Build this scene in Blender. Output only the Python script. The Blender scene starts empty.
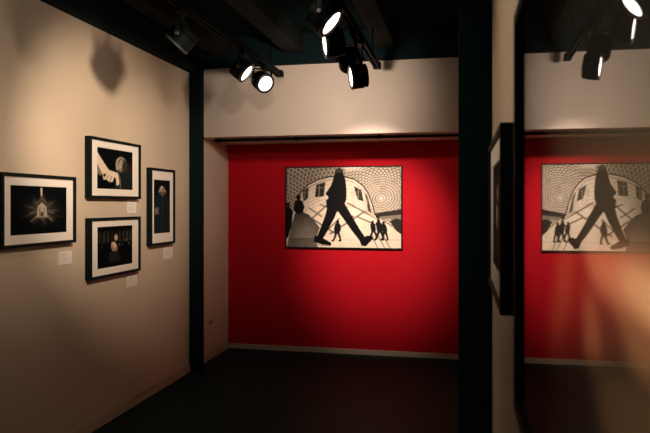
import bpy, bmesh, math, random
import numpy as np
from mathutils import Vector, Matrix

random.seed(7)
rng = np.random.default_rng(11)
sc = bpy.context.scene
COL = sc.collection

# ------------------------------------------------------------------ materials
def mat(name, col, rough=0.6, metal=0.0, spec=0.5, noise=0.0, nscale=8.0, bump=0.0, bscale=60.0, coat=0.0):
    m = bpy.data.materials.new(name); m.use_nodes = True
    nt = m.node_tree; b = nt.nodes['Principled BSDF']
    b.inputs['Base Color'].default_value = (*col, 1)
    b.inputs['Roughness'].default_value = rough
    b.inputs['Metallic'].default_value = metal
    b.inputs['Specular IOR Level'].default_value = spec
    b.inputs['Coat Weight'].default_value = coat
    tc = nt.nodes.new('ShaderNodeTexCoord')
    if noise > 0:
        n = nt.nodes.new('ShaderNodeTexNoise'); n.inputs['Scale'].default_value = nscale
        n.inputs['Detail'].default_value = 5
        nt.links.new(tc.outputs['Object'], n.inputs['Vector'])
        r = nt.nodes.new('ShaderNodeMapRange')
        r.inputs['To Min'].default_value = 1 - noise; r.inputs['To Max'].default_value = 1 + noise
        nt.links.new(n.outputs['Fac'], r.inputs['Value'])
        x = nt.nodes.new('ShaderNodeVectorMath'); x.operation = 'SCALE'
        x.inputs[0].default_value = col
        nt.links.new(r.outputs['Result'], x.inputs['Scale'])
        nt.links.new(x.outputs['Vector'], b.inputs['Base Color'])
    if bump > 0:
        n2 = nt.nodes.new('ShaderNodeTexNoise'); n2.inputs['Scale'].default_value = bscale
        n2.inputs['Detail'].default_value = 4
        nt.links.new(tc.outputs['Object'], n2.inputs['Vector'])
        bp = nt.nodes.new('ShaderNodeBump'); bp.inputs['Strength'].default_value = bump
        bp.inputs['Distance'].default_value = 0.004
        nt.links.new(n2.outputs['Fac'], bp.inputs['Height'])
        nt.links.new(bp.outputs['Normal'], b.inputs['Normal'])
    return m

M_CREAM = mat('cream wall paint', (0.65, 0.54, 0.425), 0.8, noise=0.035, nscale=2.5, bump=0.12, bscale=90, spec=0.2)
M_BULK = mat('pale plaster', (0.64, 0.545, 0.455), 0.8, noise=0.03, nscale=3, bump=0.1, bscale=80, spec=0.2)
M_NICHE = mat('niche plaster', (0.50, 0.42, 0.36), 0.8, noise=0.03, nscale=3, bump=0.1, bscale=80, spec=0.2)
M_RED = mat('red wall paint', (0.50, 0.003, 0.012), 0.75, noise=0.05, nscale=4, bump=0.15, bscale=70, spec=0.15)
M_BLACK = mat('black teal paint', (0.004, 0.013, 0.015), 0.7, noise=0.1, nscale=6, bump=0.08, bscale=40, spec=0.06)
M_COLUMN = mat('black column paint', (0.010, 0.045, 0.048), 0.7, noise=0.1, nscale=6, bump=0.08, bscale=40, spec=0.06)
M_CEIL = mat('black ceiling', (0.004, 0.012, 0.012), 0.9, noise=0.15, nscale=3, spec=0.05)
M_BEAM = mat('dark timber beam', (0.010, 0.012, 0.010), 0.8, noise=0.3, nscale=9, bump=0.3, bscale=25, spec=0.1)
M_FLOOR = mat('dark floor', (0.005, 0.030, 0.029), 0.5, noise=0.25, nscale=5, bump=0.05, bscale=30, spec=0.06)
M_BASEB = mat('beige skirting', (0.52, 0.46, 0.36), 0.6, noise=0.03, nscale=5, spec=0.3)
M_FRAME = mat('black frame lacquer', (0.004, 0.009, 0.010), 0.6, noise=0.1, nscale=20, spec=0.12)
M_MATB = mat('mat board', (0.90, 0.85, 0.79), 0.9, noise=0.015, nscale=30, spec=0.1)
M_CARD = mat('caption card', (0.88, 0.83, 0.78), 0.8, noise=0.02, nscale=40, spec=0.2)
M_INK = mat('caption ink', (0.42, 0.37, 0.33), 0.8, noise=0.1, nscale=200, spec=0.1)
M_LAMPB = mat('black lamp metal', (0.0015, 0.0025, 0.0027), 0.5, metal=0.0, noise=0.1, nscale=30, spec=0.04)
M_RIM = mat('grey rim metal', (0.018, 0.018, 0.018), 0.4, metal=0.2, noise=0.05, nscale=30)
M_SOCK = mat('socket plastic', (0.62, 0.54, 0.46), 0.45, noise=0.02, nscale=30)
M_SOCKD = mat('socket recess', (0.25, 0.21, 0.18), 0.5, noise=0.02, nscale=30)
M_BACKB = mat('frame backing', (0.05, 0.045, 0.04), 0.8, noise=0.1, nscale=30)

def emit(name, col, s):
    m = bpy.data.materials.new(name); m.use_nodes = True
    nt = m.node_tree; nt.nodes.remove(nt.nodes['Principled BSDF'])
    e = nt.nodes.new('ShaderNodeEmission'); e.inputs['Color'].default_value = (*col, 1)
    # slightly hotter in the middle of the diffuser
    e.inputs['Strength'].default_value = s
    nt.links.new(e.outputs[0], nt.nodes['Material Output'].inputs[0])
    return m
M_LENS = emit('lit lamp lens', (1.0, 0.88, 0.80), 6.0)
M_LENSD = emit('lit lamp lens soft', (1.0, 0.88, 0.80), 3.0)

def glass_mat():
    m = bpy.data.materials.new('picture glass'); m.use_nodes = True
    nt = m.node_tree; nt.nodes.remove(nt.nodes['Principled BSDF'])
    g = nt.nodes.new('ShaderNodeNewGeometry')
    d = nt.nodes.new('ShaderNodeVectorMath'); d.operation = 'DOT_PRODUCT'
    nt.links.new(g.outputs['Normal'], d.inputs[0]); nt.links.new(g.outputs['Incoming'], d.inputs[1])
    a = nt.nodes.new('ShaderNodeMath'); a.operation = 'ABSOLUTE'; nt.links.new(d.outputs['Value'], a.inputs[0])
    s = nt.nodes.new('ShaderNodeMath'); s.operation = 'SUBTRACT'; s.inputs[0].default_value = 1; nt.links.new(a.outputs[0], s.inputs[1])
    p = nt.nodes.new('ShaderNodeMath'); p.operation = 'POWER'; p.inputs[1].default_value = 5; nt.links.new(s.outputs[0], p.inputs[0])
    k = nt.nodes.new('ShaderNodeMath'); k.operation = 'MULTIPLY_ADD'; k.inputs[1].default_value = 0.96; k.inputs[2].default_value = 0.04
    nt.links.new(p.outputs[0], k.inputs[0])
    t = nt.nodes.new('ShaderNodeBsdfTransparent'); t.inputs[0].default_value = (0.97, 0.98, 0.97, 1)
    gl = nt.nodes.new('ShaderNodeBsdfGlossy'); gl.inputs['Roughness'].default_value = 0.004
    mx = nt.nodes.new('ShaderNodeMixShader')
    nt.links.new(k.outputs[0], mx.inputs[0]); nt.links.new(t.outputs[0], mx.inputs[1]); nt.links.new(gl.outputs[0], mx.inputs[2])
    nt.links.new(mx.outputs[0], nt.nodes['Material Output'].inputs[0])
    return m
M_GLASS = glass_mat()

def print_mat(name, rough=0.5, spec=0.1):
    m = bpy.data.materials.new(name); m.use_nodes = True
    nt = m.node_tree; b = nt.nodes['Principled BSDF']
    at = nt.nodes.new('ShaderNodeVertexColor'); at.layer_name = 'ink'
    nt.links.new(at.outputs['Color'], b.inputs['Base Color'])
    b.inputs['Roughness'].default_value = rough
    b.inputs['Specular IOR Level'].default_value = spec
    return m
M_PRINT = print_mat('photographic print')
M_PRINTM = print_mat('matt photographic print', 0.7, 0.03)

# ------------------------------------------------------------------ helpers
def box(bm, x0, x1, y0, y1, z0, z1):
    vs = [bm.verts.new((x, y, z)) for z in (z0, z1) for y in (y0, y1) for x in (x0, x1)]
    for f in ((0, 2, 3, 1), (4, 5, 7, 6), (0, 1, 5, 4), (2, 6, 7, 3), (0, 4, 6, 2), (1, 3, 7, 5)):
        bm.faces.new([vs[i] for i in f])

def bevel(bm, w, seg=2):
    bmesh.ops.bevel(bm, geom=list(bm.edges), offset=w, segments=seg, affect='EDGES', profile=0.5)

def link(name, bm, m, parent=None, smooth=False):
    me = bpy.data.meshes.new(name)
    bmesh.ops.recalc_face_normals(bm, faces=bm.faces)
    bm.to_mesh(me); bm.free()
    me.materials.append(m)
    if smooth:
        for p in me.polygons: p.use_smooth = True
        me.set_sharp_from_angle(angle=math.radians(35))
    o = bpy.data.objects.new(name, me); COL.objects.link(o)
    if parent: o.parent = parent
    return o

def empty(name, loc, label, cat, group=None, rot=None):
    o = bpy.data.objects.new(name, None); COL.objects.link(o)
    o.empty_display_size = 0.05
    o.location = loc
    if rot is not None: o.rotation_euler = rot
    o['label'] = label; o['category'] = cat
    if group: o['group'] = group
    return o

def tag(o, label, cat, group=None):
    o['label'] = label; o['category'] = cat
    if group: o['group'] = group
    return o

def struct(name, boxes, m, label=None, cat=None, bev=0.0):
    bm = bmesh.new()
    for b in boxes: box(bm, *b)
    if bev: bevel(bm, bev)
    o = link(name, bm, m)
    o['kind'] = 'structure'
    o['label'] = label or name.replace('_', ' ')
    o['category'] = cat or name.split('_')[0]
    return o

def lathe(bm, prof, seg=40, mtx=None):
    """revolve (r, z) profile around local z"""
    rings = []
    for r, z in prof:
        if r < 1e-6:
            rings.append([bm.verts.new((0, 0, z))])
        else:
            rings.append([bm.verts.new((r * math.cos(2 * math.pi * i / seg), r * math.sin(2 * math.pi * i / seg), z)) for i in range(seg)])
    for a, b in zip(rings[:-1], rings[1:]):
        for i in range(seg):
            j = (i + 1) % seg
            if len(a) == 1 and len(b) == 1: continue
            if len(a) == 1: bm.faces.new((a[0], b[i], b[j]))
            elif len(b) == 1: bm.faces.new((a[i], b[0], a[j]))
            else: bm.faces.new((a[i], b[i], b[j], a[j]))
    if mtx is not None:
        bmesh.ops.transform(bm, matrix=mtx, verts=bm.verts)

# ------------------------------------------------------------------ the room
WL = -2.478          # left wall
WR = 0.123           # right wall
YR = 6.49            # red wall
YB = 5.72            # front of the bulkhead
ZB, ZT = 2.203, 2.86 # bulkhead bottom / top
ZC = 3.14            # ceiling
Y0 = -2.0            # the room goes on behind the camera

struct('floor', [(WL - 0.1, WR + 0.1, Y0, YR + 0.1, -0.1, 0.0)], M_FLOOR, 'dark polished gallery floor')
struct('ceiling', [(WL - 0.1, WR + 0.1, Y0, YR + 0.1, ZC, ZC + 0.1)], M_CEIL, 'black open ceiling')
struct('wall_left', [(WL - 0.1, WL, Y0, YR + 0.1, 0, ZC)], M_CREAM, 'cream side wall hung with four framed photographs')
struct('wall_right', [(WR, WR + 0.1, Y0, YR + 0.1, 0, ZC)], M_CREAM, 'cream wall seen edge-on at the right')
struct('wall_back', [(WL, WR, YR, YR + 0.1, 0, ZC)], M_RED, 'deep red end wall of the niche')
struct('wall_bulkhead', [(WL, WR, YB, YR, ZB, ZT + 0.02)], M_BULK, 'pale bulkhead above the red niche', bev=0.0015)
struct('baseboard_left', [(WL, WL + 0.014, Y0, YR - 0.014, 0, 0.052), (WL, WL + 0.009, Y0, YR - 0.014, 0.056, 0.075)], M_BASEB, 'beige skirting along the cream wall')
struct('baseboard_back', [(WL + 0.014, WR, YR - 0.014, YR, 0, 0.052)], M_BASEB, 'beige skirting along the red wall')
struct('trim_1', [(WL, WL + 0.075, Y0, 5.48, 2.78, 2.835), (WL, WL + 0.05, Y0, 5.48, 2.835, 2.90), (WL, WL + 0.065, Y0, 5.48, 2.90, ZC)],
       M_BLACK, 'black beam along the top of the cream wall', 'beam')
struct('trim_2', [(WL, WR, YB - 0.05, YB + 0.1, ZT, ZC)], M_BLACK, 'black header beam above the pale bulkhead', 'beam')
struct('trim_3', [(WL, WL + 0.115, 5.48, 5.56, 0, ZC)], M_BLACK, 'black post standing against the cream wall', 'post', bev=0.003)
struct('trim_4', [(-0.013, WR, 2.71, 2.85, 0, ZC)], M_COLUMN, 'wide black post by the right wall', 'post', bev=0.003)
for i, (xa, xb) in enumerate(((-2.30, -2.14), (-1.60, -1.43), (-0.74, -0.58))):
    struct('trim_%d' % (5 + i), [(xa, xb, Y0, YB - 0.05, 2.96, ZC)], M_BEAM,
           ['dark ceiling beam nearest the cream wall', 'dark ceiling beam above the lighting track', 'dark ceiling beam nearest the right wall'][i], 'beam', bev=0.006)

# slim rail under the bulkhead
rail = empty('curtain_rail', (-1.2, 5.88, ZB), 'slim black rail under the pale bulkhead, above the red wall', 'rail')
bm = bmesh.new(); box(bm, -1.19, 1.30, -0.012, 0.012, -0.030, -0.004); bevel(bm, 0.002, 1)
link('bar', bm, M_FRAME, rail)
for x in (-1.15, -0.35, 0.45, 1.2):
    bm = bmesh.new(); box(bm, x - 0.018, x + 0.018, -0.022, 0.022, -0.02, 0.0); box(bm, x - 0.008, x + 0.008, -0.02, 0.02, -0.036, -0.018)
    link('bracket', bm, M_LAMPB, rail)

# wall socket in the niche
so = empty('wall_socket', (WL, 5.97, 0.37), 'small pale double wall socket low on the niche side wall', 'socket')
bm = bmesh.new(); box(bm, -0.001, 0.009, -0.055, 0.055, -0.036, 0.036); bevel(bm, 0.003)
link('face_plate', bm, M_SOCK, so)
for dy in (-0.027, 0.027):
    bm = bmesh.new(); lathe(bm, [(0.0, 0.0095), (0.016, 0.0095), (0.019, 0.0115), (0.021, 0.0115), (0.021, 0.008)], 24, Matrix.Translation((0, dy, 0)) @ Matrix.Rotation(math.pi / 2, 4, 'Y'))
    link('outlet', bm, M_SOCKD, so, True)

# ------------------------------------------------------------------ drawing pictures (ink values on a fine grid)
class Pic:
    def __init__(s, x0, y0, x1, y1, nx, ny, bg=(0, 0, 0), ss=2):
        s.nx, s.ny, s.ss = nx, ny, ss
        xs = x0 + (np.arange(nx * ss) + 0.5) / (nx * ss) * (x1 - x0)
        ys = y0 + (np.arange(ny * ss) + 0.5) / (ny * ss) * (y1 - y0)
        s.X, s.Y = np.meshgrid(xs, ys)
        s.a = np.zeros(s.X.shape + (3,)); s.a[:] = bg
    def mask_poly(s, pts):
        ins = np.zeros(s.X.shape, bool); n = len(pts)
        for i in range(n):
            (xa, ya), (xb, yb) = pts[i], pts[(i + 1) % n]
            if ya == yb: continue
            c = ((ya > s.Y) != (yb > s.Y)) & (s.X < (xb - xa) * (s.Y - ya) / (yb - ya) + xa)
            ins ^= c
        return ins.astype(float)
    def mask_ell(s, cx, cy, rx, ry, ang=0, soft=0.0):
        c, n = math.cos(ang), math.sin(ang)
        u = ((s.X - cx) * c + (s.Y - cy) * n) / rx; v = (-(s.X - cx) * n + (s.Y - cy) * c) / ry
        d = np.sqrt(u * u + v * v)
        return (d < 1).astype(float) if soft == 0 else np.clip((1 + soft - d) / (2 * soft), 0, 1)
    def mask_line(s, pts, w, w1=None):
        m = np.zeros(s.X.shape); n = len(pts) - 1
        for i in range(n):
            (xa, ya), (xb, yb) = pts[i], pts[i + 1]
            dx, dy = xb - xa, yb - ya; L = dx * dx + dy * dy + 1e-9
            t = np.clip(((s.X - xa) * dx + (s.Y - ya) * dy) / L, 0, 1)
            d = np.hypot(s.X - xa - t * dx, s.Y - ya - t * dy)
            ww = w if w1 is None else w + (w1 - w) * (i + t) / n
            m = np.maximum(m, (d < ww / 2).astype(float))
        return m
    def put(s, m, col, al=1.0):
        m = (m * al)[..., None]; s.a = s.a * (1 - m) + np.asarray(col, float) * m
    def add(s, m, col):
        s.a = s.a + m[..., None] * np.asarray(col, float)
    def blur(s, r):
        k = np.exp(-0.5 * (np.arange(-int(3 * r) - 1, int(3 * r) + 2) / r) ** 2); k /= k.sum(); h = len(k) // 2
        for ax in (0, 1):
            p = np.pad(s.a, [(h, h) if i == ax else (0, 0) for i in range(3)], mode='edge')
            o = np.zeros_like(s.a)
            for i, w in enumerate(k):
                o += w * (p[i:i + s.a.shape[0]] if ax == 0 else p[:, i:i + s.a.shape[1]])
            s.a = o
    def blur2(s, rx, ry):
        for ax, r in ((0, ry), (1, rx)):
            h = int(3 * r) + 1
            k = np.exp(-0.5 * (np.arange(-h, h + 1) / r) ** 2); k /= k.sum()
            q = np.pad(s.a, [(h, h) if i == ax else (0, 0) for i in range(3)], mode='edge'); o = np.zeros_like(s.a)
            for i, w in enumerate(k):
                o += w * (q[i:i + s.a.shape[0]] if ax == 0 else q[:, i:i + s.a.shape[1]])
            s.a = o
    def out(s):
        a = s.a.reshape(s.ny, s.ss, s.nx, s.ss, 3).mean((1, 3))
        return np.clip(a, 0, 1)

def print_mesh(name, w, h, img, m, parent, front, thick=0.002):
    """a thin printed sheet in its local x/z plane, facing -y, with ink colour per grid cell; front = its y"""
    ny, nx = img.shape[:2]
    xs = np.linspace(-w / 2, w / 2, nx + 1); zs = np.linspace(h / 2, -h / 2, ny + 1)
    gx, gz = np.meshgrid(xs, zs)
    co = np.stack([gx.ravel(), np.full(gx.size, front), gz.ravel()], 1)
    back = np.array([(-w / 2, front + thick, h / 2), (w / 2, front + thick, h / 2), (w / 2, front + thick, -h / 2), (-w / 2, front + thick, -h / 2)])
    n0 = len(co)
    i = np.arange(ny)[:, None] * (nx + 1) + np.arange(nx)[None, :]
    quads = np.stack([i, i + nx + 1, i + nx + 2, i + 1], -1).reshape(-1, 4)
    faces = quads.tolist() + [[n0, n0 + 1, n0 + 2, n0 + 3]]
    me = bpy.data.meshes.new(name)
    me.from_pydata(np.concatenate([co, back]).tolist(), [], faces)
    ca = me.color_attributes.new('ink', 'FLOAT_COLOR', 'CORNER')
    cols = np.ones((len(quads) + 1, 4, 4), np.float32)
    cols[:-1, :, :3] = img.reshape(-1, 1, 3); cols[-1, :, :3] = 0.7
    ca.data.foreach_set('color', cols.ravel())
    me.materials.append(m); me.update()
    o = bpy.data.objects.new(name, me); COL.objects.link(o); o.parent = parent
    return o

SEP = np.array((1.0, 0.84, 0.66))
def sep(v): return tuple(SEP * v)

def figure(p, x, y, s, lean=0.0, stride=0.3, col=(0.008, 0.008, 0.008)):
    """small walking silhouette: feet at (x, y), height s"""
    h = s
    p.put(p.mask_ell(x + lean * h, y - 0.91 * h, 0.075 * h, 0.095 * h), col)
    p.put(p.mask_poly([(x - .05 * h + lean * h, y - .88 * h), (x + .05 * h + lean * h, y - .88 * h), (x + .14 * h + lean * h, y - .78 * h), (x + .17 * h + lean * h * .6, y - .55 * h), (x + .11 * h, y - .38 * h), (x - .12 * h, y - .38 * h), (x - .16 * h, y - .58 * h), (x - .13 * h + lean * h, y - .80 * h)]), col)
    p.put(p.mask_line([(x - .03 * h, y - .45 * h), (x - stride * h * .3, y - .22 * h), (x - stride * h * .6, y), (x - stride * h * .6 - .08 * h, y)], .13 * h, .06 * h), col)
    p.put(p.mask_line([(x + .03 * h, y - .45 * h), (x + stride * h * .35, y - .22 * h), (x + stride * h * .5, y), (x + stride * h * .5 - .08 * h, y)], .13 * h, .06 * h), col)

def pic_walker():
    p = Pic(64, 68, 513, 384, 312, 220, sep(0.76))
    X, Y = p.X, p.Y
    # glazed roof: lattice of curved bars
    cx, cy = 436, 190
    dx, dy = (X - cx) * 0.80 + (Y - cy) * 0.18, (Y - cy) * 0.9 - (X - cx) * 0.10
    r = np.hypot(dx, dy); th = np.arctan2(dy, dx)
    right = X > 296 - (Y - 68) * 0.1
    ring = np.abs((r / 8.5) % 1 - 0.5) > 0.36
    s1 = np.abs((th * 24 / math.pi + r / 15.0) % 1 - 0.5) > 0.39
    s2 = np.abs((th * 24 / math.pi - r / 15.0) % 1 - 0.5) > 0.42
    spk = (s1 | s2) & (r > 12)
    r2 = np.hypot(X - 250, (Y - 420) * 0.9); t2 = np.arctan2(Y - 420, X - 250)
    l1 = np.abs(((t2 * 20 + r2 / 26.0)) % 1 - 0.5) > 0.36
    l2 = np.abs(((t2 * 20 - r2 / 26.0)) % 1 - 0.5) > 0.36
    l3 = np.abs((r2 / 13.0) % 1 - 0.5) > 0.40
    lat = np.where(right, np.maximum(ring, spk), np.maximum(np.maximum(l1, l2), l3)).astype(float)
    p.put(lat, sep(0.06), 0.85)
    p.put(np.clip((180 - X) / 160, 0, 1) * (Y < 260), sep(0.12), 0.22)
    # lamp reflection off the picture's surface, painted in at the top edge
    p.add(np.exp(-(((X - 318) / 46) ** 2 + ((Y - 66) / 13) ** 2)), sep(0.9))
    # drum building
    drum = [(88, 260), (112, 190), (122, 165), (150, 136), (190, 116), (240, 104), (290, 104), (335, 116), (366, 140), (388, 172), (404, 215), (416, 262), (416, 390), (88, 390)]
    p.put(p.mask_poly(drum), sep(0.84))
    top = [(112, 190), (122, 165), (150, 136), (190, 116), (240, 104), (290, 104), (335, 116), (366, 140), (388, 172), (404, 215), (414, 255)]
    p.put(p.mask_line(top, 5), sep(0.03))
    p.put(p.mask_line([(x + (6 if x < 265 else -7), y + 9) for x, y in top], 2), sep(0.2), 0.8)
    # courses and joints of the stone
    for k in range(1, 8):
        pts = [(264 + (x - 264) * (1 - 0.012 * k), y + 14 * k) for x, y in top]
        p.put(p.mask_line(pts, 1.6) * p.mask_poly(drum), sep(0.32), 0.8)
    for k, x in enumerate(range(130, 410, 22)):
        p.put(p.mask_line([(x, 150 + 8 * (k % 2)), (x - (264 - x) * .03, 230)], 1.2) * p.mask_poly(drum), sep(0.4), 0.6)
    # windows with bars
    for q in ([(130, 160), (154, 143), (150, 190), (132, 204)], [(184, 135), (220, 126), (214, 182), (178, 186)],
              [(332, 142), (362, 158), (370, 204), (346, 194)], [(374, 166), (386, 182), (400, 250), (388, 240)]):
        p.put(p.mask_poly(q), sep(0.035))
        xm = sum(a for a, b in q) / 4; ym = sum(b for a, b in q) / 4
        p.put(p.mask_line([(xm - 3, q[0][1] + 2), (xm - 4, q[2][1])], 2.5), sep(0.35))
        p.put(p.mask_line([(q[0][0], ym - 8), (q[1][0] - 2, ym - 10)], 1.8), sep(0.3))
    # paved court with roof-bar shadows
    court = [(64, 384), (64, 330), (150, 236), (230, 222), (330, 230), (400, 262), (430, 268), (513, 330), (513, 384)]
    p.put(p.mask_poly(court), sep(0.88))
    cm = p.mask_poly([(100, 384), (130, 236), (230, 205), (330, 205), (400, 258), (513, 330), (513, 384)])
    for a, b, w in (((128, 246), (260, 330), 5), ((150, 285), (240, 205), 5), ((200, 215), (330, 262), 4), ((240, 330), (400, 225), 5), ((255, 225), (345, 300), 5),
                    ((150, 225), (205, 262), 4), ((310, 210), (420, 270), 4), ((205, 340), (275, 270), 4), ((330, 300), (300, 250), 4), ((345, 262), (430, 300), 4)):
        p.put(p.mask_line([a, b], w + 2) * cm, sep(0.15), 0.9)
    p.put(p.mask_line([(230, 355), (513, 352)], 2.0), sep(0.4), 0.7)
    # dark wing at right and ramp
    p.put(p.mask_poly([(412, 250), (513, 232), (513, 262), (420, 270)]), sep(0.03))
    p.put(p.mask_poly([(430, 262), (513, 254), (513, 268), (440, 272)]), sep(0.25))
    p.put(p.mask_poly([(470, 280), (492, 268), (513, 272), (513, 330), (496, 318)]), sep(0.03))
    for a in ((398, 330), (425, 335), (445, 335)):
        p.put(p.mask_line([a, (a[0] + 26, 384)], 6, 3), sep(0.14), 0.85)
    # plinth at left
    pl = [(66, 384), (84, 300), (98, 250), (124, 244), (154, 254), (198, 306), (182, 352), (190, 384)]
    keep = p.a.copy(); m = p.mask_poly(pl)
    grad = 0.045 + 0.26 * np.clip((Y - 250) / 110, 0, 1) * np.clip(1.25 - np.abs(X - 128) / 80, 0.25, 1) + 0.012 * np.sin(Y * 0.9 + X * 0.05)
    grad = np.where(Y > 352, 0.16, grad)
    p.a = keep * (1 - m[..., None]) + (np.clip(grad, 0.01, 1)[..., None] * SEP) * m[..., None]
    p.put(p.mask_line([(70, 352), (186, 350)], 2.5), sep(0.05))
    K = (0.006, 0.006, 0.006)
    # seated / standing people on the plinth
    p.put(p.mask_ell(112, 186, 9, 11), K)
    p.put(p.mask_poly([(98, 200), (112, 194), (128, 200), (137, 225), (130, 248), (104, 252), (92, 236)]), K)
    p.put(p.mask_ell(70, 214, 7, 8), K)
    p.put(p.mask_poly([(64, 222), (74, 220), (90, 246), (84, 300), (72, 345), (64, 350)]), K)
    # figures in the court
    figure(p, 267, 358, 82, 0.02, 0.32)
    figure(p, 408, 348, 70, -0.05, 0.4)
    figure(p, 432, 352, 82, -0.06, 0.35)
    figure(p, 452, 352, 72, -0.08, 0.3)
    # the big walker
    W = (0.004, 0.004, 0.005)
    p.put(p.mask_ell(274, 92, 17, 22), (0.015, 0.015, 0.014))
    p.put(p.mask_poly([(258, 92), (291, 92), (300, 120), (304, 160), (303, 196), (294, 214), (300, 240), (232, 244), (224, 222), (232, 184), (220, 172), (242, 140), (250, 116)]), W)
    p.put(p.mask_line([(250, 225), (238, 262), (216, 310), (196, 352)], 44, 24), W)
    p.put(p.mask_line([(280, 222), (306, 262), (338, 312), (370, 356)], 40, 24), W)
    p.put(p.mask_poly([(178, 338), (200, 342), (222, 354), (244, 366), (242, 377), (206, 374), (172, 362)]), W)
    p.put(p.mask_poly([(352, 352), (384, 336), (404, 338), (406, 350), (378, 378), (362, 376)]), W)
    p.put(p.mask_poly([(222, 196), (238, 190), (240, 236), (226, 232)]), W)
    p.put(p.mask_line([(174, 368), (206, 378), (242, 378)], 2.0), sep(0.22))
    p.put(p.mask_ell(275, 80, 13, 9, 0, .5), sep(0.10), 0.7)
    # gentle tone across the floor and stonework
    n = rng.normal(size=(14, 20)); n = np.kron(n, np.ones((p.a.shape[0] // 14 + 1, p.a.shape[1] // 20 + 1)))[:p.a.shape[0], :p.a.shape[1]]
    p.a *= (1 + 0.05 * n)[..., None]
    p.a *= (0.92 + 0.08 * np.exp(-(((X - 290) / 190) ** 2 + ((Y - 250) / 170) ** 2)))[..., None]
    p.blur(1.0)
    return p.out()

def pic_radiance():
    p = Pic(58, 85, 320, 345, 132, 92, (0.002, 0.004, 0.005))
    X, Y = p.X, p.Y
    cx, cy = 198, 218
    th = np.arctan2(Y - cy, (X - cx)); r = np.hypot(X - cx, Y - cy)
    ray = np.clip(np.cos(th * 9) - 0.55, 0, 1) * 2 * np.exp(-((r - 45) / 26) ** 2)
    p.add(ray, sep(0.075))
    p.add(np.exp(-(((X - cx) / 50) ** 2 + ((Y - cy) / 42) ** 2)), sep(0.075))
    for sgn in (-1, 1):
        p.put(p.mask_line([(cx + sgn * 18, 240), (cx + sgn * 50, 274)], 5), sep(0.30), 0.8)
        p.put(p.mask_line([(cx + sgn * 26, 222), (cx + sgn * 56, 232)], 4), sep(0.26), 0.8)
        p.put(p.mask_line([(cx + sgn * 22, 190), (cx + sgn * 42, 168)], 3), sep(0.14), 0.8)
        p.put(p.mask_line([(cx + sgn * 60, 250), (cx + sgn * 100, 252)], 2), sep(0.04), 0.8)
    p.put(p.mask_poly([(178, 196), (196, 172), (218, 196), (222, 250), (174, 250)]), sep(0.55), 0.9)
    for x in (188, 208): p.put(p.mask_line([(x, 200), (x, 250)], 3), sep(0.06))
    p.put(p.mask_ell(198, 238, 6, 16), sep(0.04))
    p.put(p.mask_line([(170, 252), (226, 252)], 5), sep(0.35))
    p.put(p.mask_ell(198, 262, 8, 5), sep(0.10))
    p.put(p.mask_line([(195, 98), (196, 138)], 8, 6), sep(0.70))
    p.put(p.mask_line([(198, 138), (198, 180)], 3), sep(0.12))
    p.put(p.mask_poly([(170, 180), (198, 140), (226, 180), (214, 180), (198, 156), (182, 180)]), sep(0.10))
    p.blur(1.3)
    return p.out()

def pic_hand():
    p = Pic(98, 92, 308, 350, 132, 92, (0.002, 0.004, 0.005))
    p.put(p.mask_ell(292, 215, 60, 40, 0, .6), (0.03, 0.010, 0.010))
    p.put(p.mask_ell(262, 300, 62, 90), (0.014, 0.022, 0.024))
    # arm and hand
    p.put(p.mask_poly([(98, 118), (116, 150), (140, 190), (164, 228), (196, 236), (222, 246), (230, 268), (224, 318), (208, 322), (206, 282), (196, 268), (186, 300), (170, 304), (150, 288), (134, 290), (130, 262), (110, 216), (98, 190)]), sep(0.80))
    for a, b in (((150, 288), (164, 262)), ((170, 302), (180, 266)), ((136, 280), (150, 250))):
        p.put(p.mask_line([a, b], 4), sep(0.14))
    p.put(p.mask_poly([(98, 196), (112, 222), (126, 258), (116, 268), (98, 250)]), sep(0.22))
    p.put(p.mask_ell(140, 262, 8, 10), sep(0.04))
    # head with a scarf
    p.put(p.mask_ell(238, 186, 32, 52, 0.05, .15), sep(0.07))
    p.put(p.mask_line([(213, 218), (209, 184), (214, 158), (228, 143), (246, 143), (258, 154)], 13, 7), sep(0.46), 0.9)
    p.put(p.mask_ell(236, 190, 17, 34, 0.08, .25), sep(0.44))
    p.put(p.mask_ell(254, 196, 13, 44, 0.05, .4), sep(0.03))
    p.put(p.mask_line([(224, 179), (232, 178)], 4.5), sep(0.10)); p.put(p.mask_line([(226, 173), (234, 172)], 2), sep(0.14))
    p.put(p.mask_ell(236, 212, 7, 3.4, 0, .3), (0.16, 0.06, 0.05))
    p.put(p.mask_line([(239, 180), (237, 200)], 2.5), sep(0.20))
    p.put(p.mask_poly([(214, 232), (240, 240), (264, 226), (300, 262), (308, 350), (214, 350), (226, 300)]), (0.010, 0.016, 0.018))
    p.put(p.mask_line([(216, 236), (230, 280), (232, 346)], 8, 5), sep(0.20), 0.8)
    p.blur(1.2)
    return p.out()

def pic_window_light():
    p = Pic(88, 102, 272, 328, 132, 92, (0.002, 0.004, 0.005))
    rngl = np.random.default_rng(3)
    for k in range(9):
        x = 96 + k * 20
        p.put(p.mask_poly([(x, 130 + rngl.uniform(0, 12)), (x + 12, 128), (x + 12, 190), (x, 194)]), sep(rngl.uniform(0.012, 0.05)))
    p.put(p.mask_ell(182, 166, 9, 18), sep(0.40)); p.put(p.mask_ell(184, 168, 5, 10), sep(0.62))
    p.put(p.mask_poly([(160, 188), (178, 192), (190, 222), (186, 250), (166, 244), (156, 214)]), (0.42, 0.27, 0.17))
    p.put(p.mask_ell(174, 206, 9, 16, -.4), (0.70, 0.52, 0.38))
    p.put(p.mask_poly([(150, 240), (196, 240), (206, 300), (146, 300)]), (0.016, 0.018, 0.018))
    for x, y, v in ((236, 186, .2), (252, 206, .10), (214, 208, .10), (112, 212, .04), (140, 176, .08), (262, 182, .06), (200, 208, .16)):
        p.put(p.mask_ell(x, y, 4, 5), sep(v))
    p.blur(1.3)
    return p.out()

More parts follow.
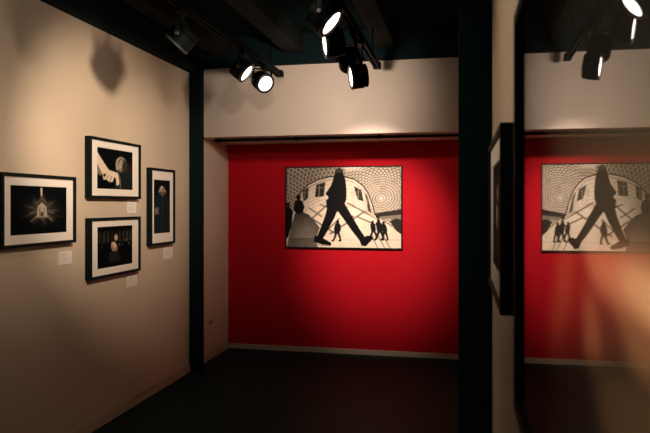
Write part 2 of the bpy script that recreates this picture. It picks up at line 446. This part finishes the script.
def pic_cap():
    p = Pic(57, 73, 130, 302, 84, 132, (0.003, 0.007, 0.008))
    p.put(p.mask_poly([(66, 140), (84, 128), (112, 128), (126, 160), (126, 302), (62, 302)]), (0.010, 0.020, 0.022))
    p.put(p.mask_ell(95, 120, 13, 17, 0, .3), sep(0.07))
    p.put(p.mask_poly([(80, 122), (86, 104), (93, 98), (99, 100), (106, 112), (109, 122)]), sep(0.40))
    p.put(p.mask_poly([(84, 118), (90, 102), (96, 99), (94, 112)]), sep(0.66))
    p.put(p.mask_line([(96, 100), (101, 120)], 3), sep(0.12))
    p.put(p.mask_line([(86, 114), (104, 112)], 3), sep(0.16), 0.8)
    p.put(p.mask_line([(79, 124), (111, 123)], 5), sep(0.24))
    p.put(p.mask_ell(95, 133, 8, 7, 0, .4), sep(0.15))
    p.put(p.mask_line([(82, 128), (92, 140), (112, 130)], 2.5), sep(0.12))
    p.put(p.mask_ell(70, 205, 9, 16, .3), sep(0.16)); p.put(p.mask_line([(64, 195), (78, 216)], 3), sep(0.3))
    p.put(p.mask_line([(96, 140), (92, 290)], 2), (0.03, 0.045, 0.05))
    p.blur(1.4)
    return p.out()

def pic_fan_glow():
    """fan of warm glow and haze off the glass, painted into a dark sheet (metres from the sheet's middle, y down)"""
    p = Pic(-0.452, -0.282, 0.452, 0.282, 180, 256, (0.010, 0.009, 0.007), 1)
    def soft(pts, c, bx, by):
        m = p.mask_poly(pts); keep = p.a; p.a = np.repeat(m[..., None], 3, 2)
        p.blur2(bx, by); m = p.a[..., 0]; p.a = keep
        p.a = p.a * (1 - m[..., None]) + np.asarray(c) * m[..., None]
    soft([(-0.22, -0.10), (0.30, -0.06), (0.30, 0.03), (-0.22, 0.03)], (0.075, 0.055, 0.036), 6, 8)  # haze over the reflected picture, put into the sheet's colour
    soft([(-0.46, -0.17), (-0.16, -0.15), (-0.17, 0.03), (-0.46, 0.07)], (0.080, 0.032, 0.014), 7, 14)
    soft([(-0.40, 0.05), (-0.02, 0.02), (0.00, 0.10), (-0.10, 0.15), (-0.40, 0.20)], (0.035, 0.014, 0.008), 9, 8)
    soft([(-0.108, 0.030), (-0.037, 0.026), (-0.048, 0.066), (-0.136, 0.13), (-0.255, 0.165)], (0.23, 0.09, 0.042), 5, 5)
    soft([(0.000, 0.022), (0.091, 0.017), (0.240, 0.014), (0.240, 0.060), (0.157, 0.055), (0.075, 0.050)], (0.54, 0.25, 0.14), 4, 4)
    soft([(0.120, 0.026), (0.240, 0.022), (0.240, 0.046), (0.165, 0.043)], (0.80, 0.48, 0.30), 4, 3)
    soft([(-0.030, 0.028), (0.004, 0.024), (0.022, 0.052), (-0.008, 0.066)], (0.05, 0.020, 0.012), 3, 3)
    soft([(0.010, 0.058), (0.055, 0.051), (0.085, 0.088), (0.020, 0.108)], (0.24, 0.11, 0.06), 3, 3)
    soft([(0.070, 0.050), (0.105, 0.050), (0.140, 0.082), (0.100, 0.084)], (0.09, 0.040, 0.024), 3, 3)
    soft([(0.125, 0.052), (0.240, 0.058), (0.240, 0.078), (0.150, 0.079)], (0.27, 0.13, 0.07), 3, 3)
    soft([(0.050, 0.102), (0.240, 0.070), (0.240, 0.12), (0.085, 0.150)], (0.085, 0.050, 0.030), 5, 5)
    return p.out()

# ------------------------------------------------------------------ framed pictures
def framed(name, loc, rotz, w, h, img, label, cat, group=None, depth=0.045, border=0.018, mat_w=0.06, lip=0.0065, glass=False, matt=True, warm_mat=M_MATB, mat_tb=None, bow=None):
    """local frame: x along the picture, -y towards the viewer, z up, back on the wall at y = 0"""
    r = empty(name, loc, label, cat, group, (0, 0, rotz))
    bm = bmesh.new(); d = -depth; b = border
    o = [(-w / 2, -h / 2), (w / 2, -h / 2), (w / 2, h / 2), (-w / 2, h / 2)]
    i_ = [(-w / 2 + b, -h / 2 + b), (w / 2 - b, -h / 2 + b), (w / 2 - b, h / 2 - b), (-w / 2 + b, h / 2 - b)]
    rings = []
    for pts, y in ((i_, 0.0), (o, 0.0), (o, d), (i_, d)):
        rings.append([bm.verts.new((x, y, z)) for x, z in pts])
    for k in range(4):
        A, B = rings[k], rings[(k + 1) % 4]
        for j in range(4):
            bm.faces.new((A[j], A[(j + 1) % 4], B[(j + 1) % 4], B[j]))
    bmesh.ops.recalc_face_normals(bm, faces=bm.faces)
    es = [e for e in bm.edges if all(abs(v.co.y - d) < 1e-6 for v in e.verts)]
    bmesh.ops.bevel(bm, geom=es, offset=0.0012, segments=1, affect='EDGES')
    link('frame', bm, M_FRAME, r)
    iw, ih = w - 2 * b, h - 2 * b
    yg = d + lip
    bm = bmesh.new(); box(bm, -iw / 2, iw / 2, -0.012, -0.004, -ih / 2, ih / 2)
    link('backing_board', bm, M_BACKB, r)
    yc = yg + (0.004 if glass else 0.0)
    tb = mat_w if mat_tb is None else mat_tb
    if mat_w > 0:
        ow, oh = iw - 2 * mat_w, ih - 2 * tb
        bm = bmesh.new(); rings = []
        O = [(-iw / 2, -ih / 2), (iw / 2, -ih / 2), (iw / 2, ih / 2), (-iw / 2, ih / 2)]
        for (aw, ah, y) in ((iw, ih, yc + 0.003), (iw, ih, yc), (ow, oh, yc), (ow - 0.004, oh - 0.004, yc + 0.003)):
            rings.append([bm.verts.new((sx * aw / 2, y, sz * ah / 2)) for sx, sz in ((-1, -1), (1, -1), (1, 1), (-1, 1))])
        for k in range(4):
            A, B = rings[k], rings[(k + 1) % 4]
            for j in range(4):
                bm.faces.new((A[j], A[(j + 1) % 4], B[(j + 1) % 4], B[j]))
        mo = link('mat_board', bm, warm_mat, r); mo['label'] = 'pale mat board'
        po = print_mesh('photograph', ow + 0.002, oh + 0.002, img, M_PRINTM if matt else M_PRINT, r, yc + 0.0035)
    else:
        po = print_mesh('photograph', iw, ih, img, M_PRINTM if matt else M_PRINT, r, yc + (0.0045 if bow else 0.001))
    if glass:
        # the pane; an acrylic sheet in a large frame bellies out very slightly
        bm = bmesh.new(); n = 60; cols = []
        a, x0 = bow if bow else (0.0, 0.0)
        for k in range(n + 1):
            x = -iw / 2 + iw * k / n; y = yg + 0.5 * a * (x - x0) ** 2
            cols.append([bm.verts.new((x, yy, z)) for yy, z in ((y, -ih / 2), (y, ih / 2), (y + 0.002, ih / 2), (y + 0.002, -ih / 2))])
        for A, B in zip(cols[:-1], cols[1:]):
            for j in range(4):
                bm.faces.new((A[j], A[(j + 1) % 4], B[(j + 1) % 4], B[j]))
        bm.faces.new(cols[0]); bm.faces.new(cols[-1][::-1])
        go = link('glass', bm, M_GLASS, r, True); go['label'] = 'clear reflective glass'
    return r

LEFT = -math.pi / 2       # x axis of a picture on the left wall points to -y ... faces +x
def on_left(y0, y1, z0, z1, *a, **k):
    # picture faces +x: rotate so that local -y -> +x, local x -> +y
    return framed('framed_photograph', (WL, (y0 + y1) / 2, (z0 + z1) / 2), math.pi / 2, y1 - y0, z1 - z0, *a, **k)

G = 'framed photographs on the cream wall'
PICS = []
#PLACE
f1 = on_left(2.980, 3.655, 1.309, 1.730, pic_radiance(), 'black framed photograph of a glowing radiating light, nearest the camera on the cream wall', 'picture', G, mat_w=0.062, mat_tb=0.050, lip=0.014)
f2 = on_left(3.815, 4.499, 1.597, 2.016, pic_hand(), 'black framed photograph of an outstretched arm and scarfed head, upper of the middle pair', 'picture', G, mat_w=0.082, mat_tb=0.047, lip=0.014)
f3 = on_left(3.818, 4.496, 1.042, 1.461, pic_window_light(), 'black framed dark photograph of a small pale figure, lower of the middle pair', 'picture', G, mat_w=0.082, mat_tb=0.045, lip=0.014)
f4 = on_left(4.666, 5.100, 1.220, 1.852, pic_cap(), 'tall black framed dark portrait beside the black post', 'picture', G, mat_w=0.050, mat_tb=0.075, lip=0.014)

# caption cards
def card(y, z, label, w=0.105, h=0.09):
    c = empty('caption_card', (WL, y, z), label, 'caption card', 'white caption cards on the cream wall')
    bm = bmesh.new(); box(bm, -0.001, 0.004, -w / 2, w / 2, -h / 2, h / 2); bevel(bm, 0.0008, 1)
    link('card', bm, M_CARD, c)
    bm = bmesh.new()
    for k, (l, t) in enumerate(((0.5, .003), (0.35, .002), (0.62, .002), (0.55, .002))):
        zz = h / 2 - 0.018 - k * 0.014
        box(bm, 0.0038, 0.0043, -w / 2 + 0.012, -w / 2 + 0.012 + l * w, zz - t / 2, zz + t / 2)
    link('small_print', bm, M_INK, c)
    return c
card(3.600, 1.211, 'white caption card under the photograph of the radiating light', 0.14, 0.085)
card(4.433, 1.530, 'white caption card between the two photographs of the middle pair', 0.135, 0.088)
card(4.437, 0.968, 'white caption card below the lower photograph of the middle pair', 0.15, 0.088)
card(5.050, 1.133, 'white caption card under the tall framed portrait', 0.17, 0.10)

# the big picture on the red wall
framed('framed_photograph', (-1.208, YR, 1.525), 0, 1.235, 0.858, pic_walker(),
       'large black framed sepia photograph of a striding figure on the red wall', 'picture', None, depth=0.03, border=0.012, mat_w=0, lip=0.004, matt=False)

# two pictures on the right wall, seen at a grazing angle
framed('framed_photograph', (WR, 0.538, 1.538), -math.pi / 2, 0.94, 0.600, pic_fan_glow(),
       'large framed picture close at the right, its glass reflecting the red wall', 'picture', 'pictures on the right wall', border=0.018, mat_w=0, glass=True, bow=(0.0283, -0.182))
framed('framed_photograph', (WR, 1.642, 1.521), -math.pi / 2, 0.57, 0.40, pic_window_light(),
       'small framed picture with pale mat edge-on between the black post and the glass picture', 'picture', 'pictures on the right wall', border=0.016, mat_w=0.07, mat_tb=0.05)

# ------------------------------------------------------------------ lighting tracks and spotlights
ZTR = 2.70
def track(x, y0, y1, label):
    t = empty('lighting_track', (x, y1, ZTR), label, 'lighting track', 'black lighting tracks under the ceiling')
    L = y1 - y0
    bm = bmesh.new()
    box(bm, -0.024, 0.024, -L, 0, 0.010, 0.034); box(bm, -0.024, -0.010, -L, 0, -0.012, 0.010); box(bm, 0.010, 0.024, -L, 0, -0.012, 0.010)
    link('channel', bm, M_LAMPB, t)
    bm = bmesh.new(); box(bm, -0.032, 0.032, -0.02, 0.05, -0.0118, 0.042); bevel(bm, 0.004)
    link('end_cap', bm, M_LAMPB, t)
    for k in range(int(L // 1.5) + 1):
        yy = -0.25 - 1.5 * k
        bm = bmesh.new()
        lathe(bm, [(0, 0.03), (0.018, 0.03), (0.018, 0.045), (0.006, 0.05), (0.006, ZC - ZTR - 0.03), (0.03, ZC - ZTR - 0.02), (0.03, ZC - ZTR), (0, ZC - ZTR)], 16, Matrix.Translation((0, yy, 0)))
        link('hanger', bm, M_LAMPB, t, True)
    return t
X1, X2 = -1.58, -0.69
track(X1, -1.4, 5.38, 'black lighting track nearer the cream wall')
track(X2, -1.4, 5.24, 'black lighting track nearer the right wall')

LIGHTS = []
def lamp(px, py, pz, aim, label, tx, power=0, size=60, blend=0.6, col=(1.0, 0.80, 0.58), spill=None, R=0.080, L=0.112):
    r = empty('track_spotlight', (tx, py, ZTR - 0.0135), label, 'spotlight', 'black spotlights on the ceiling tracks')
    base = Vector((tx, py, ZTR - 0.0135)); P = Vector((px, py, pz)) - base
    D = (Vector(aim) - Vector((px, py, pz))).normalized()
    q = D.to_track_quat('Z', 'Y').to_matrix().to_4x4()
    T = Matrix.Translation(P) @ q
    # adapter on the track
    bm = bmesh.new(); box(bm, -0.022, 0.022, -0.06, 0.06, -0.030, 0.0); bevel(bm, 0.004)
    link('adapter', bm, M_LAMPB, r)
    az = math.atan2(D.y, D.x)
    top = P.z + R + 0.022
    bm = bmesh.new()
    lathe(bm, [(0, -0.028), (0.011, -0.028), (0.011, top + 0.006), (0.016, top + 0.004), (0.016, top), (0, top)], 16)
    for v in bm.verts:
        t_ = (v.co.z + 0.028) / (top + 0.028); v.co.x += P.x * t_
    link('stem', bm, M_LAMPB, r, True)
    # yoke: two arms and a bridge, turned with the lamp
    bm = bmesh.new(); hw = R + 0.008
    box(bm, -0.012, 0.012, -hw, hw, R + 0.016, R + 0.022)
    for s in (-1, 1):
        box(bm, -0.012, 0.012, s * hw - 0.003, s * hw + 0.003, -0.014, R + 0.022)
    bevel(bm, 0.001, 1)
    bmesh.ops.transform(bm, matrix=Matrix.Translation(P) @ Matrix.Rotation(az, 4, 'Z'), verts=bm.verts)
    yk = link('yoke', bm, M_LAMPB, r)
    for s in (-1, 1):
        bm = bmesh.new()
        lathe(bm, [(0, 0), (0.013, 0), (0.013, 0.010), (0.010, 0.013), (0, 0.013)], 20,
              Matrix.Translation(P) @ Matrix.Rotation(az, 4, 'Z') @ Matrix.Translation((0, s * (R + 0.010), 0)) @ Matrix.Rotation(-s * math.pi / 2, 4, 'X'))
        link('tilt_knob', bm, M_RIM, yk, True)
    # drum with cooling fins at the back
    h = L / 2
    prof = [(0, -h), (R * 0.72, -h)]
    for k in range(3):
        z = -h + 0.004 + k * 0.009
        prof += [(R * 0.95, z), (R * 0.95, z + 0.004), (R * 0.86, z + 0.0045), (R * 0.86, z + 0.0085)]
    prof += [(R, -h + 0.034), (R, h - 0.012)]
    prof += [(R - 0.004, h - 0.012), (R - 0.006, -h + 0.05), (0, -h + 0.05)]
    bm = bmesh.new(); lathe(bm, prof, 40, T)
    hs = link('housing', bm, M_LAMPB, r, True)
    bm = bmesh.new(); lathe(bm, [(R - 0.004, h - 0.014), (R + 0.002, h - 0.014), (R + 0.002, h - 0.002), (R - 0.001, h), (R - 0.016, h), (R - 0.018, h - 0.006), (R - 0.004, h - 0.006), (R - 0.004, h - 0.014)], 40, T)
    o = link('rim', bm, M_RIM, hs, True); o['label'] = 'grey front rim'
    bm = bmesh.new(); lathe(bm, [(0, h - 0.005), (R * 0.5, h - 0.0055), (R - 0.0175, h - 0.0065), (R - 0.0175, h - 0.011), (0, h - 0.011)], 40, T)
    o = link('lens', bm, M_LENS, hs, True); o['label'] = 'lit white lens'
    if power > 0:
        ld = bpy.data.lights.new('spot beam', 'SPOT'); ld.energy = power; ld.color = col
        ld.spot_size = math.radians(size); ld.spot_blend = blend; ld.shadow_soft_size = 0.045
        lo = bpy.data.objects.new('spot_beam', ld); COL.objects.link(lo); lo.parent = r
        lo.matrix_local = Matrix.Translation(P + D * (h + 0.004)) @ (-D).to_track_quat('Z', 'Y').to_matrix().to_4x4()
    if spill:
        sp, ss, sa = spill
        ld = bpy.data.lights.new('spill light', 'SPOT'); ld.energy = sp; ld.color = col
        ld.spot_size = math.radians(ss); ld.spot_blend = 1.0; ld.shadow_soft_size = 0.05
        lo = bpy.data.objects.new('spill_light', ld); COL.objects.link(lo); lo.parent = r
        S = P + D * (h + 0.004)
        lo.matrix_local = Matrix.Translation(S) @ (base + S - Vector(sa)).to_track_quat('Z', 'Y').to_matrix().to_4x4()
    return r

#LAMPS
lamp(X1, 3.40, 2.52, (WL, 3.30, 1.60), 'black spotlight turned to the cream wall, nearest on its track', X1, 6, 60, 1.0)
lamp(X1 - 0.02, 4.46, 2.56, (0.12, 4.62, 1.20), 'black spotlight turned sideways in the middle of the track by the cream wall', X1, 8, 80, 0.8)
lamp(X1 - 0.02, 4.97, 2.565, (0.12, 3.60, 1.35), 'black spotlight facing forward at the far end of its track, round lens fully lit', X1, 16, 60, 0.8)
lamp(X2 + 0.035, 3.0, 2.465, (0.12, 3.0, 1.79), 'black spotlight of the cluster with an upright oval lit lens', X2, 14, 90, 1.0)
lamp(X2 - 0.01, 3.25, 2.545, (WL, 3.15, 0.50), 'black spotlight of the cluster tilted steeply down, only the edge of its lens lit', X2, 4, 60, 1.0)
lamp(X2 - 0.02, 3.52, 2.47, (WL, 2.85, 2.15), 'lower black spotlight of the cluster with a narrow upright lit sliver', X2, 14, 60, 1.0)
lamp(X2 + 0.03, 4.10, 2.395, (WL, 3.47, 2.10), 'black spotlight hanging lowest in front of the pale bulkhead', X2, 16, 80, 1.0)
lamp(X2 - 0.07, 4.33, 2.56, (-0.84, YR, 1.26), 'black spotlight seen from behind, aimed at the red wall', X2, 330, 46, 1.0, (1.0, 0.80, 0.66), (90, 104, (-1.30, YB, 2.48)))

def beam(x, y, z, aim, power, size, blend=1.0, col=(1.0, 0.80, 0.58), r=0.045):
    """bare spot light; no lamp is built for it"""
    ld = bpy.data.lights.new('spot beam', 'SPOT'); ld.energy = power; ld.color = col
    ld.spot_size = math.radians(size); ld.spot_blend = blend; ld.shadow_soft_size = r
    lo = bpy.data.objects.new('spot_beam', ld); COL.objects.link(lo)
    D = Vector(aim) - Vector((x, y, z)); lo.location = (x, y, z)
    lo.rotation_euler = (-D).to_track_quat('Z', 'Y').to_euler()
WARM = (1.0, 0.76, 0.54)
beam(X2, 2.70, 2.49, (WL, 4.15, 1.86), 195, 57, 1.0, WARM)
beam(X2, 2.30, 2.40, (WL, 3.02, 1.68), 32, 44, 1.0, WARM)
beam(X2, 2.35, 2.55, (-1.45, YB, 2.66), 60, 44, 1.0, (1.0, 0.80, 0.66))
beam(X2 - 0.10, 3.92, 2.515, (WL, 4.80, 1.85), 42, 50, 1.0, (1.0, 0.79, 0.59), 0.03)  # added among the visible lamps, without a housing of its own
beam(X1, 0.90, 2.50, (WR, 0.34, 1.52), 290, 27)  # unseen spot added to brighten the near print
beam(X1, 1.20, 2.55, (WR, 1.80, 2.05), 55, 46, 1.0, WARM)  # unseen spot added to brighten the strip of right wall

# ------------------------------------------------------------------ world, camera
w = bpy.data.worlds.new('dim hall'); sc.world = w; w.use_nodes = True
bg = w.node_tree.nodes['Background']
bg.inputs['Color'].default_value = (0.25, 0.9, 1.0, 1); bg.inputs['Strength'].default_value = 0.07

cam_d = bpy.data.cameras.new('camera'); cam = bpy.data.objects.new('camera', cam_d); COL.objects.link(cam)
cam_d.sensor_width = 36; cam_d.lens = 632 / 650 * 36
cam_d.shift_y = -11.5 / 650
cam_d.clip_start = 0.01
th = math.atan(136.5 / 632)
cam.location = (0, 0, 1.55); cam.rotation_euler = (math.pi / 2, 0, th)
cam_d.dof.use_dof = True; cam_d.dof.focus_distance = 6.2; cam_d.dof.aperture_fstop = 6.5
sc.camera = cam

sc.view_settings.view_transform = 'Standard'; sc.view_settings.look = 'None'
sc.view_settings.exposure = 0.0; sc.view_settings.gamma = 1.0
sc.view_settings.use_curve_mapping = False
sc.cycles.use_denoising = True
sc.cycles.max_bounces = 8
sc.cycles.transparent_max_bounces = 12
sc.cycles.sample_clamp_indirect = 4
